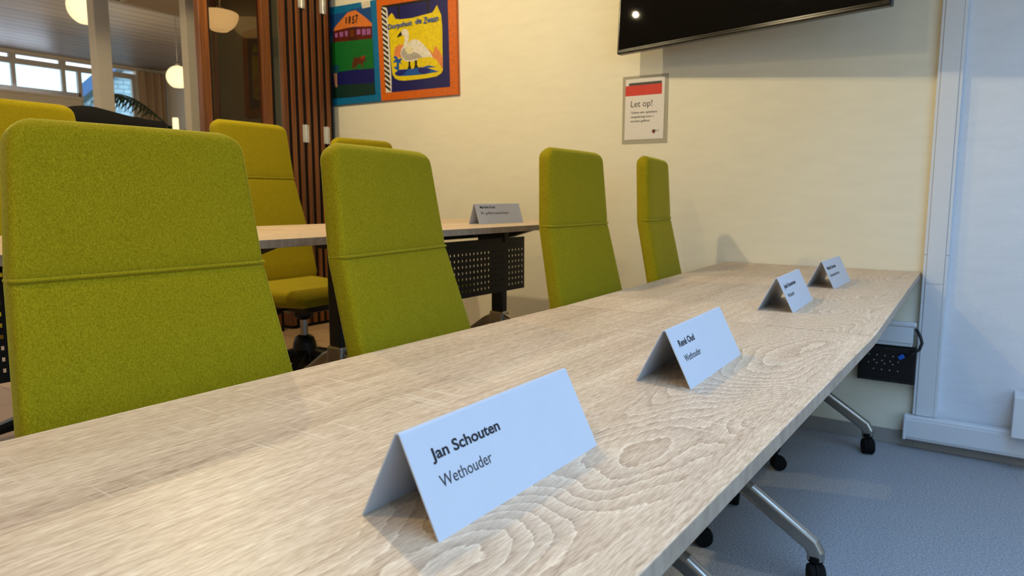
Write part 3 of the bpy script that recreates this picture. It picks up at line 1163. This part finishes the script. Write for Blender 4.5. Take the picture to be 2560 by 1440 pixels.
P2 = [('orange', [(-0.631, 0.658), (0.016, 0.626), (0.027, 0.006), (-0.606, 0.017)]), ('navy', [(-0.587, 0.596), (-0.045, 0.574), (-0.032, 0.054), (-0.556, 0.063)]), ('black', [(-0.587, 0.596), (-0.045, 0.574), (-0.044, 0.56), (-0.587, 0.581)]), ('black', [(-0.45, 0.581), (-0.429, 0.58), (-0.428, 0.501), (-0.445, 0.502)]), ('black', [(-0.207, 0.568), (-0.189, 0.566), (-0.19, 0.499), (-0.205, 0.5)]), ('white', [(-0.587, 0.59), (-0.543, 0.579), (-0.533, 0.558), (-0.511, 0.142), (-0.512, 0.063), (-0.562, 0.064), (-0.57, 0.184)]), ('yellow', [(-0.496, 0.541), (-0.48, 0.523), (-0.467, 0.502), (-0.428, 0.493), (-0.33, 0.487), (-0.229, 0.492), (-0.165, 0.495), (-0.145, 0.511), (-0.127, 0.533), (-0.113, 0.507), (-0.094, 0.471), (-0.087, 0.399), (-0.087, 0.29), (-0.086, 0.156), (-0.1, 0.138), (-0.136, 0.124), (-0.203, 0.121), (-0.305, 0.121), (-0.395, 0.123), (-0.445, 0.129), (-0.48, 0.145), (-0.501, 0.172), (-0.513, 0.269), (-0.52, 0.396), (-0.533, 0.506), (-0.523, 0.525)]), ('salmon', [(-0.432, 0.345), (-0.468, 0.335), (-0.481, 0.311), (-0.484, 0.286), (-0.47, 0.27), (-0.423, 0.265), (-0.405, 0.307), (-0.404, 0.342)]), ('salmon', [(-0.206, 0.294), (-0.16, 0.26), (-0.149, 0.297), (-0.133, 0.293), (-0.107, 0.263), (-0.088, 0.233), (-0.086, 0.165), (-0.099, 0.176), (-0.134, 0.218), (-0.17, 0.237)]), ('white', [(-0.419, 0.418), (-0.401, 0.43), (-0.377, 0.43), (-0.359, 0.413), (-0.354, 0.385), (-0.36, 0.352), (-0.372, 0.331), (-0.351, 0.351), (-0.32, 0.361), (-0.286, 0.355), (-0.255, 0.336), (-0.222, 0.306), (-0.186, 0.272), (-0.162, 0.236), (-0.193, 0.244), (-0.24, 0.244), (-0.278, 0.246), (-0.295, 0.232), (-0.33, 0.232), (-0.364, 0.232), (-0.399, 0.245), (-0.42, 0.264), (-0.43, 0.29), (-0.422, 0.314), (-0.4, 0.334), (-0.389, 0.365), (-0.392, 0.39), (-0.409, 0.395)]), ('grey', [(-0.416, 0.269), (-0.423, 0.295), (-0.404, 0.315), (-0.362, 0.322), (-0.321, 0.288), (-0.281, 0.273), (-0.24, 0.245), (-0.281, 0.245), (-0.336, 0.24), (-0.385, 0.243)]), ('cream', [(-0.376, 0.324), (-0.341, 0.327), (-0.314, 0.302), (-0.329, 0.279), (-0.363, 0.278), (-0.391, 0.306)]), ('black', [(-0.419, 0.422), (-0.413, 0.395), (-0.456, 0.387), (-0.445, 0.402)]), ('black', [(-0.361, 0.235), (-0.347, 0.234), (-0.346, 0.207), (-0.338, 0.193), (-0.352, 0.186), (-0.372, 0.19), (-0.362, 0.208)]), ('black', [(-0.309, 0.235), (-0.29, 0.234), (-0.292, 0.206), (-0.279, 0.192), (-0.293, 0.184), (-0.317, 0.189), (-0.308, 0.208)]), ('blue', [(-0.476, 0.18), (-0.443, 0.194), (-0.338, 0.187), (-0.269, 0.19), (-0.228, 0.187), (-0.175, 0.169), (-0.116, 0.151), (-0.182, 0.148), (-0.236, 0.146), (-0.339, 0.149), (-0.444, 0.155), (-0.48, 0.17)]), ('navy2', [(-0.476, 0.175), (-0.436, 0.191), (-0.366, 0.188), (-0.394, 0.167), (-0.423, 0.155), (-0.466, 0.161)]), ('navy2', [(-0.276, 0.188), (-0.228, 0.187), (-0.175, 0.168), (-0.209, 0.148), (-0.256, 0.149), (-0.283, 0.17)]), ('blue', [(-0.228, 0.192), (-0.194, 0.193), (-0.142, 0.18), (-0.175, 0.18), (-0.225, 0.182)]), ('blue', [(-0.46, 0.246), (-0.442, 0.244), (-0.442, 0.191), (-0.463, 0.193)]), ('blue', [(-0.453, 0.243), (-0.489, 0.239), (-0.481, 0.253), (-0.466, 0.259), (-0.488, 0.272), (-0.473, 0.28), (-0.452, 0.268), (-0.445, 0.255), (-0.416, 0.261), (-0.417, 0.251), (-0.431, 0.243), (-0.417, 0.226), (-0.446, 0.237)]), ('blue', [(-0.461, 0.213), (-0.486, 0.216), (-0.475, 0.202), (-0.461, 0.198)]), ('black', [(-0.585, 0.588), (-0.584, 0.574), (-0.541, 0.543), (-0.542, 0.56)]), ('black', [(-0.583, 0.557), (-0.582, 0.542), (-0.539, 0.512), (-0.54, 0.528)]), ('black', [(-0.582, 0.526), (-0.581, 0.511), (-0.538, 0.481), (-0.539, 0.497)]), ('black', [(-0.58, 0.494), (-0.579, 0.48), (-0.536, 0.45), (-0.537, 0.466)]), ('black', [(-0.579, 0.463), (-0.578, 0.448), (-0.534, 0.418), (-0.535, 0.434)]), ('black', [(-0.577, 0.431), (-0.576, 0.417), (-0.533, 0.387), (-0.534, 0.403)]), ('black', [(-0.576, 0.4), (-0.575, 0.385), (-0.531, 0.355), (-0.532, 0.372)]), ('black', [(-0.574, 0.368), (-0.573, 0.353), (-0.529, 0.324), (-0.53, 0.34)]), ('black', [(-0.573, 0.337), (-0.572, 0.322), (-0.528, 0.292), (-0.529, 0.309)]), ('black', [(-0.571, 0.305), (-0.57, 0.29), (-0.526, 0.261), (-0.527, 0.277)]), ('black', [(-0.57, 0.273), (-0.569, 0.258), (-0.524, 0.229), (-0.525, 0.245)]), ('black', [(-0.568, 0.241), (-0.567, 0.226), (-0.523, 0.197), (-0.524, 0.214)]), ('black', [(-0.567, 0.21), (-0.566, 0.195), (-0.521, 0.166), (-0.522, 0.182)]), ('black', [(-0.565, 0.178), (-0.564, 0.163), (-0.519, 0.134), (-0.52, 0.15)]), ('black', [(-0.564, 0.146), (-0.563, 0.131), (-0.518, 0.102), (-0.519, 0.119)]), ('black', [(-0.562, 0.114), (-0.561, 0.099), (-0.516, 0.07), (-0.517, 0.087)])]

def ex1(pm, cols, y):
    O = (-3.84, 1.66)
    if 'black' not in cols:
        cols.append('black')
    for i, (c, u, v, h) in enumerate((('1', .197, .513, .040), ('8', .222, .511, .045), ('5', .256, .506, .045), ('7', .287, .506, .050))):
        lettering(pm, c, lambda a, b, u=u, v=v: Vector((u + a, y, v + b)), h, .022 if c != '1' else .009, .02, cols.index('black'), .12)
def ex2(pm, cols, y):
    for i, (c, u, v, h, w) in enumerate((('Dorpshuis', .478 - 1.006 , .445, .030, .205), ('de', -.298, .446, .032, .052), ('Zwaan', -.232, .440, .036, .118))):
        lettering(pm, c, lambda a, b, u=u, v=v: Vector((u + a, y, v + b)), h, w, .018, cols.index('blue'), .1)
pa1 = painting('painting of a farmhouse dated 1857 above a green meadow, half behind the folded partition', (-3.84, 1.66), P1, ex1)
pa2 = painting('orange-edged painting of a white swan on yellow with Dorpshuis de Zwaan lettering', (-2.73, 1.64), P2, ex2)

# ------------------------------------------------------------------ folding partition
fp = thing('folding_partition', 'stack of folded red-brown wooden partition panels with white hinges beside the paintings', 'partition', (-3.72, 2.845, PZ))
npan = 7
pitch = .0562
for k in range(npan):
    m = MB()
    y0 = k * pitch
    m.b2((-.032, y0, .02), (0, y0 + .031, 2.36), .004).b2((-.74, y0, .02), (-.69, y0 + .031, 2.36), .004)
    m.b2((-.70, y0 + .001, .02), (-.03, y0 + .030, .10)).b2((-.70, y0 + .001, 2.28), (-.03, y0 + .030, 2.36))
    pan = m.build('panel', M['mahog'], fp)
    MB().b2((-.70, y0 + .008, .095), (-.03, y0 + .023, 2.285)).build('glass', M['dark_glass'], pan)
    s = MB()
    s.b2((-.73, y0 + .0315, .005), (-.008, y0 + .0555, 2.37))
    s.b2((-.73, y0 + .006, .002), (-.02, y0 + .026, .02))
    s.build('seal', M['rubber'], pan)
    if k in (2, 5):
        for zz in (1.25, 2.075):
            h = MB()
            h.b2((.0, y0 + .018, zz - .055), (.004, y0 + .068, zz + .055), .0015)
            h.tube([(.006, y0 + .043, zz - .056), (.006, y0 + .043, zz + .056)], .005, 10)
            for dy in (.026, .060):
                for dz in (-.036, 0, .036):
                    h.lathe([(.0035, .003), (.0035, .0055)], (0, y0 + dy, zz + dz), 8, 'x')
            h.build('hinge', M['hinge'], pan, sharp=40)
gp = thing('glazed_panel', 'smoked glass partition panel in a red-brown frame, left of the folded stack', 'partition', (-3.72, 2.30, PZ))
f = MB()
f.b2((-.045, 0, 0), (0, .058, 2.39), .004).b2((-.045, .40, 0), (0, .462, 2.39), .004)
f.b2((-.045, .055, 0), (0, .41, .11), .004).b2((-.045, .055, 2.29), (0, .41, 2.39), .004)
f.build('frame', M['mahog'], gp)
f = MB()
f.b2((-.06, .464, 0), (.004, .474, 2.39)).b2((-.05, .058, .11), (-.006, .068, 2.29))
f.build('seal', M['rubber'], gp)
MB().b2((-.028, .06, .11), (-.022, .40, 2.29)).build('glass', M['smoke'], gp)

def curtain(name, label, cat, p0, p1, z0, z1, amp, wl, mat):
    p0, p1 = Vector(p0), Vector(p1)
    d = (p1 - p0)
    L = d.length
    d.normalize()
    nn = Vector((-d.y, d.x))
    n = int(L / wl * 10)
    rings = []
    pts = []
    for k in range(n + 1):
        s = k / n * L
        a = amp * math.sin(2 * math.pi * s / wl) * (1 + .3 * math.sin(s * 7.3))
        pts.append((p0 + d * s + nn * a, p0 + d * s + nn * (a + .006)))
    loop = [q[0] for q in pts] + [q[1] for q in reversed(pts)]
    m = MB()
    m.loft([[Vector((q.x, q.y, z)) for q in loop] for z in (z0, z1)], smooth=True, cap=False)
    o = m.build(name, mat)
    return tag(o, label, cat)
curtain('curtain', 'brown pleated sheet added behind the smoked glass panel for its striped reflection', 'curtain', (-4.52, 2.775), (-4.52, 3.25), PZ + .01, CZ - .003, .030, .085, M['reflection_drape'])  # added pleated sheet, stands in for the reflection on the glass
curtain('curtain', 'beige pleated curtain in the far corner of the hall beside the tall window', 'curtain', (-14.9, 7.80), (-14.9, 8.36), PZ + .01, 3.64, .035, .16, M['linen'])

# ------------------------------------------------------------------ pendant lamps in the hall, plus a reflection stand-in
def pendant(label, c, r, ztop, grp, bowl=False):
    t = thing('pendant_lamp', label, 'lamp', (c[0], c[1], c[2]), 0, grp)
    prof = []
    if not bowl:
        a0 = -62
        for k in range(17):
            a = math.radians(a0 + (90 - a0) * k / 16 * .98)
            prof.append((r * math.cos(a), r * math.sin(a)))
        b = r * math.sin(math.radians(a0))
        prof = [(.01, b + .012), (r * math.cos(math.radians(a0)) * .95, b + .004)] + prof
    else:
        a0 = -62
        for k in range(13):
            a = math.radians(a0 + (0 - a0) * k / 12)
            prof.append((r * math.cos(a), r * math.sin(a)))
        b = r * math.sin(math.radians(a0))
        prof = [(.01, b), (r * math.cos(math.radians(a0)), b - .004)] + prof + [(r * .97, .004), (.01, .004)]
    MB().lathe(prof, n=36).build('glass_shade', M['opal'], t, sharp=40)
    zt = r if not bowl else .0
    cap = MB().lathe([(.022, zt - .01), (.03, zt - .004), (.024, zt + .035), (.008, zt + .045)], n=16)
    cap.build('lamp_holder', M['brass'], t)
    MB().tube([(0, 0, zt + .03), (0, 0, ztop - c[2])], .004, 8).build('cord', M['brass'], t)
    return t
GP = 'opal globe pendants of the hall'
pendant('large lit globe pendant at the top left, half behind the cream post', (-6.46, 2.985, 2.634), .150, 3.74, GP)
pendant('small lit globe pendant on a long cord, half behind the second cream post', (-10.485, 6.10, 2.865), .170, 3.74, GP)
pendant('lit globe pendant seen only as a reflection in the folded partition glass', (-6.98, .372, 3.396), .17, 3.74, GP)
pb = pendant('glowing half bowl added behind the smoked glass panel for a reflected pendant', (-4.20, 2.745, 2.205), .114, CZ, None, True)  # glowing bowl added where the glass only reflects a globe lamp
pb.rotation_euler = (math.radians(-3), math.radians(0), 0)

# ------------------------------------------------------------------ palm, column lamp and jacket
pl = thing('potted_palm', 'dark green potted palm in the hall, one frond arching between the cream posts', 'plant', (-6.95, 3.92, PZ))
MB().lathe([(.13, 0), (.15, .01), (.18, .30), (.185, .32), (.17, .32), (.165, .29), (.01, .29)], n=28).build('pot', M['pot'], pl, sharp=40)
MB().lathe([(.01, .27), (.163, .28), (.163, .295), (.01, .30)], n=24).build('soil', M['soil'], pl)
def frond(az, reach, rise, droop, zb):
    ca, sa = math.cos(az), math.sin(az)
    m = MB()
    P = []
    n = 22
    for k in range(n + 1):
        f = k / n
        P.append(Vector((ca * reach * f, sa * reach * f, zb + rise * math.sin(f * math.pi * .62) - droop * f ** 2.2)))
    m.tube(P, [.009 * (1 - .8 * k / n) + .0015 for k in range(n + 1)], 6)
    side = Vector((-sa, ca, 0))
    for k in range(4, n + 1):
        f = k / n
        d = (P[min(k + 1, n)] - P[max(k - 1, 0)]).normalized()
        Lf = .30 * math.sin(min(1, (f * 1.15)) * math.pi * .9) + .07
        for sg in (-1, 1):
            p = P[k]
            tip = p + d * Lf * .55 + side * sg * Lf * .55 + Vector((0, 0, -Lf * .55))
            mid = p + d * Lf * .32 + side * sg * Lf * .36 + Vector((0, 0, -Lf * .12))
            w = d.cross(Vector((0, 0, 1)) if abs(d.z) < .9 else side).normalized() * 0 + d * .012
            m._add([p - w * .5, p + w * .5, mid + w, mid - w, tip], [(0, 1, 2, 3), (3, 2, 4)])
            m._add([q + Vector((0, 0, -.0015)) for q in (p - w * .5, p + w * .5, mid + w, mid - w, tip)], [(0, 1, 2, 3), (3, 2, 4)])
    return m.build('frond', M['leaf'], pl)
st = MB()
for k in range(5):
    a = k * 1.256
    st.tube([(.03 * math.cos(a), .03 * math.sin(a), .28), (.03 * math.cos(a), .03 * math.sin(a), .8), (.015 * math.cos(a), .015 * math.sin(a), 1.56)], [.014, .011, .009], 8)
st.build('stems', M['leaf'], pl)
frond(math.radians(216), .66, .34, .02, 1.54)
frond(math.radians(208), .72, .22, .16, 1.50)
frond(math.radians(20), .6, .25, .4, 1.40)
frond(math.radians(95), .6, .25, .4, 1.40)
frond(math.radians(150), .6, .22, .45, 1.38)
frond(math.radians(285), .55, .2, .5, 1.36)

cl_ = thing('column_lamp', 'slim white cylinder showing just above the nearest chair, left of the second post', 'lamp', (-7.6, 4.36, PZ + .0))
MB().lathe([(.11, 0), (.11, .02), (.02, .03), (.012, .05), (.012, 1.41)], n=24).build('stand', M['black_metal'], cl_, sharp=40)
MB().lathe([(.012, 1.40), (.030, 1.41), (.032, 1.45), (.032, 1.705), (.028, 1.72), (.01, 1.722)], n=24).build('shade', M['opal'], cl_, sharp=50)

# jacket laid over the back of the hidden chair
jk = MB()
jx, jy = -3.500, 1.700
def front_of(z):
    zs = PZ + .955
    return -(z - zs) * math.tan(.085) if z > zs else (zs - z) * math.tan(.24)
rings = []
prof_y = [-.232, -.222, -.195, -.16, -.11, -.07, -.02, .05, .11, .17, .22, .255]
prof_h = [1.428, 1.436, 1.447, 1.458, 1.465, 1.465, 1.457, 1.445, 1.436, 1.430, 1.427, 1.425]
for yy, hh in zip(prof_y, prof_h):
    wv = .008 * math.sin(yy * 31)
    outer, inner = [], []
    for z in (.80, .92, 1.02, 1.10, 1.14, 1.18, 1.26, 1.34, 1.39):
        outer.append((front_of(z) + .036 + wv * (1.42 - z) * 2, z))
        inner.append((front_of(z) + .015, z if z < 1.38 else 1.419))
    xt = front_of(1.41)
    top = [(xt + .022, hh - .008), (xt - .025, hh + .001), (xt - .07, hh - .006), (xt - .106, hh - .022)]
    bo, bi = [], []
    for z in (1.35, 1.26, 1.18, 1.14, 1.10, 1.02, .92, .78):
        bo.append((front_of(z) - .118 - wv * (1.42 - z) * 2, z))
        bi.append((front_of(z) - .092, z))
    ring = outer + top + bo + bi[::-1] + [(xt - .086, 1.419)] + inner[::-1]
    rings.append([Vector((x, yy + .006 * math.sin(z * 15 + yy * 8), z)) for x, z in ring])
jt = jk.loft(rings).build('jacket', M['jacket'], None, (jx, jy, 0), sharp=70)
tag(jt, 'black jacket draped over a chair back, a dark hump above the nearest chair', 'jacket')

# ------------------------------------------------------------------ cable ducts and sockets on the wall
cd = thing('cable_duct', 'white vertical cable duct running up the wall at the right end of the table', 'cable duct', (-.226, YW, .146))
MB().b2((-.0435, -.030, 0), (.0435, -.0003, 2.44), .003).build('body', M['duct'], cd)
MB().b2((-.031, -.0335, .0), (.031, -.028, .548), .0012).build('cover', M['duct'], cd)
MB().b2((-.031, -.0335, .550), (.031, -.028, 2.44), .0012).build('cover', M['duct'], cd)
j = MB()
j.b2((-.0442, -.0306, .666), (-.031, -.0001, .668)).b2((.031, -.0306, .666), (.0442, -.0001, .668))
j.b2((-.0325, -.0308, 0), (-.031, -.0295, 2.44)).b2((.031, -.0308, 0), (.0325, -.0295, 2.44))
j.build('joint_line', M['skirt'], cd)
ce = thing('cable_duct', 'white horizontal cable duct low along the wall just above the baseboard', 'cable duct', (-.293, YW, .044))
MB().b2((0, -.058, 0), (2.87, -.0145, .100), .006).build('body', M['duct'], ce)
MB().b2((.006, -.0615, .012), (2.87, -.056, .086), .002).build('cover', M['duct'], ce)
MB().b2((-.004, -.063, -.002), (.008, -.0145, .102), .004).build('end_cap', M['duct'], ce)
cf = thing('cable_duct', 'short white horizontal cable duct on the wall under the far table, above the black box', 'cable duct', (-.62, YW, .43))
MB().b2((-.42, -.050, .0), (.335, -.0003, .10), .006).build('body', M['duct'], cf)
MB().b2((-.42, -.0545, .016), (.335, -.049, .084), .002).build('cover', M['duct'], cf)
MB().b2((-.42, -.058, .084), (.345, -.040, .104), .006).build('top_lip', M['duct'], cf)

bx_ = thing('patch_box', 'black metal connection box with rows of screws on the wall below the short duct', 'connection box', (-.372, YW, .272))
MB().b2((-.112, -.045, 0), (.104, -.0003, .152), .003).build('housing', M['black_metal'], bx_)
MB().b2((-.104, -.048, .016), (.096, -.044, .136), .001).build('front_plate', M['black'], bx_)
sc_ = MB()
for row, z in enumerate((.112, .090, .078, .052)):
    for k in range(4):
        x = -.070 + k * .030 + (.020 if row in (1, 3) else 0)
        sc_.lathe([(.0024, -.0502), (.0024, -.047)], (x, 0, z), 10, 'y')
sc_.build('screws', M['hinge'], bx_)
mk = MB()
for k in range(4):
    mk.b2((-.072 + k * .03, -.0456, .006), (-.058 + k * .03, -.0449, .0085))
    mk.b2((-.072 + k * .03, -.0456, .142), (-.060 + k * .03, -.0449, .144))
mk.build('marking', M['ink2'], bx_)
cb = thing('network_cable', 'black cable with a blue plug curling in front of the black connection box', 'cable', (-.28, YW - .04, .49))
MB().tube([(.003, .012, .012), (.010, -.006, .008), (.022, -.018, -.010), (.030, -.024, -.035), (.022, -.028, -.062), (.0, -.028, -.082), (-.022, -.028, -.094)], .006, 10).build('lead', M['cable'], cb)
Mx = Matrix.Translation((-.040, -.030, -.100)) @ Matrix.Rotation(math.radians(-38), 4, 'Y')
MB().box((0, 0, 0), (.022, .014, .017), .002, M=Mx).build('plug', M['blue_plug'], cb)
wb = thing('wall_box', 'white box on the low duct at the right edge of the picture', 'socket box', (.12, YW, .137))
MB().b2((-.053, -.12, .0), (.16, -.0003, .160), .004).build('housing', M['duct'], wb)
MB().b2((.0, -.09, .1595), (.10, -.03, .185), .006).build('cover', M['peach'], wb)

# ------------------------------------------------------------------ outside the hall windows
ho = thing('street_house', 'pale brick house with blue-grey roof outside the tall hall window', 'house', (-23.8, 10.62, 0), math.radians(-24))
MB().prism([(0, 0, 0), (0, 7, 0), (0, 7, 4.0), (0, 3.5, 7.3), (0, 0, 3.95)], (-6, 0, 0)).build('wall', M['brick'], ho)
rf = MB()
rf.prism([(.25, -.05, 3.98), (.25, 3.5, 7.38), (.25, 3.5, 7.95), (.25, -.05, 4.42)], (-6.5, 0, 0))
rf.prism([(.25, 7.05, 3.98), (.25, 3.5, 7.38), (.25, 3.5, 7.95), (.25, 7.05, 4.42)], (-6.5, 0, 0))
rf.build('roof', M['roof'], ho)
MB().prism([(.26, -.05, 3.82), (.26, 3.5, 7.22), (.26, 3.5, 7.40), (.26, -.05, 4.0)], (-.2, 0, 0)).build('verge', M['roof_dark'], ho)
MB().tube([(.06, 2.35, .1), (.06, 2.35, 5.6)], .11, 12).build('downpipe', M['roof_dark'], ho)
g = MB().b2((-60, -40, -.3), (-15.4, 40, -.08)).build('ground', M['ground'])
struct(g)

# ------------------------------------------------------------------ light
def area(name, loc, size, energy, color, target=None, rot=None):
    L = D.lights.new(name, 'AREA')
    L.shape = 'RECTANGLE'
    L.size, L.size_y = size
    L.energy = energy
    L.color = color
    o = D.objects.new(name, L)
    COL.objects.link(o)
    o.location = loc
    if target is not None:
        o.rotation_euler = (Vector(target) - Vector(loc)).to_track_quat('-Z', 'Y').to_euler()
    return o
def point(name, loc, energy, color, rad=.06):
    L = D.lights.new(name, 'POINT')
    L.energy = energy
    L.color = color
    L.shadow_soft_size = rad
    o = D.objects.new(name, L)
    COL.objects.link(o)
    o.location = loc
    return o
WARM = (1.0, .81, .47)
COOL = (.35, .60, 1.0)
def warm_spot(loc, energy, rad=.016):
    L = D.lights.new('ceiling_and_fill_spot', 'SPOT')
    L.energy = energy
    L.color = WARM
    L.spot_size = math.radians(174)
    L.spot_blend = .08
    L.shadow_soft_size = rad
    o = D.objects.new('ceiling_and_fill_spot', L)
    COL.objects.link(o)
    o.location = loc
warm_spot((-1.965, 1.4, 2.585), 74, .03)
warm_spot((-3.05, 1.75, 2.585), 56)
warm_spot((-1.05, -.35, 2.585), 34, .04)  # unseen fill lamp, added to soften the chair shadows on the table
warm_spot((-.2, -1.6, 2.585), 26, .04)  # unseen warm fill, added to brighten the chair fronts and rear card
area('window_daylight', (2.50, -.6, 1.6), (3.6, 1.3), 34, COOL, (0, .4, .9))
sk = area('skylight', (.62, 1.0, 2.58), (1.1, 3.0), 44, COOL, (.62, 1.0, 0))
sk.data.spread = math.radians(124)
area('hall_daylight', (-14.8, 2.5, 3.3), (7.5, .5), 42, (.72, .82, 1.0), (-9, 3, 1.2))
point('hall_lamp_light', (-9.5, 1.0, 2.3), 60, WARM, .17)
point('hall_lamp_light', (-11.0, 5.5, 2.3), 60, WARM, .17)
point('hall_lamp_light', (-4.9, .6, 2.3), 15, WARM, .17)

w = D.worlds.new('daylight')
scene.world = w
w.use_nodes = True
bg = w.node_tree.nodes['Background']
bg.inputs[0].default_value = (.80, .92, 1.0, 1)
bg.inputs[1].default_value = 2.2

vs = scene.view_settings
vs.view_transform = 'Standard'
vs.look = 'None'
vs.gamma = 1
vs.exposure = 0.0
vs.use_curve_mapping = False
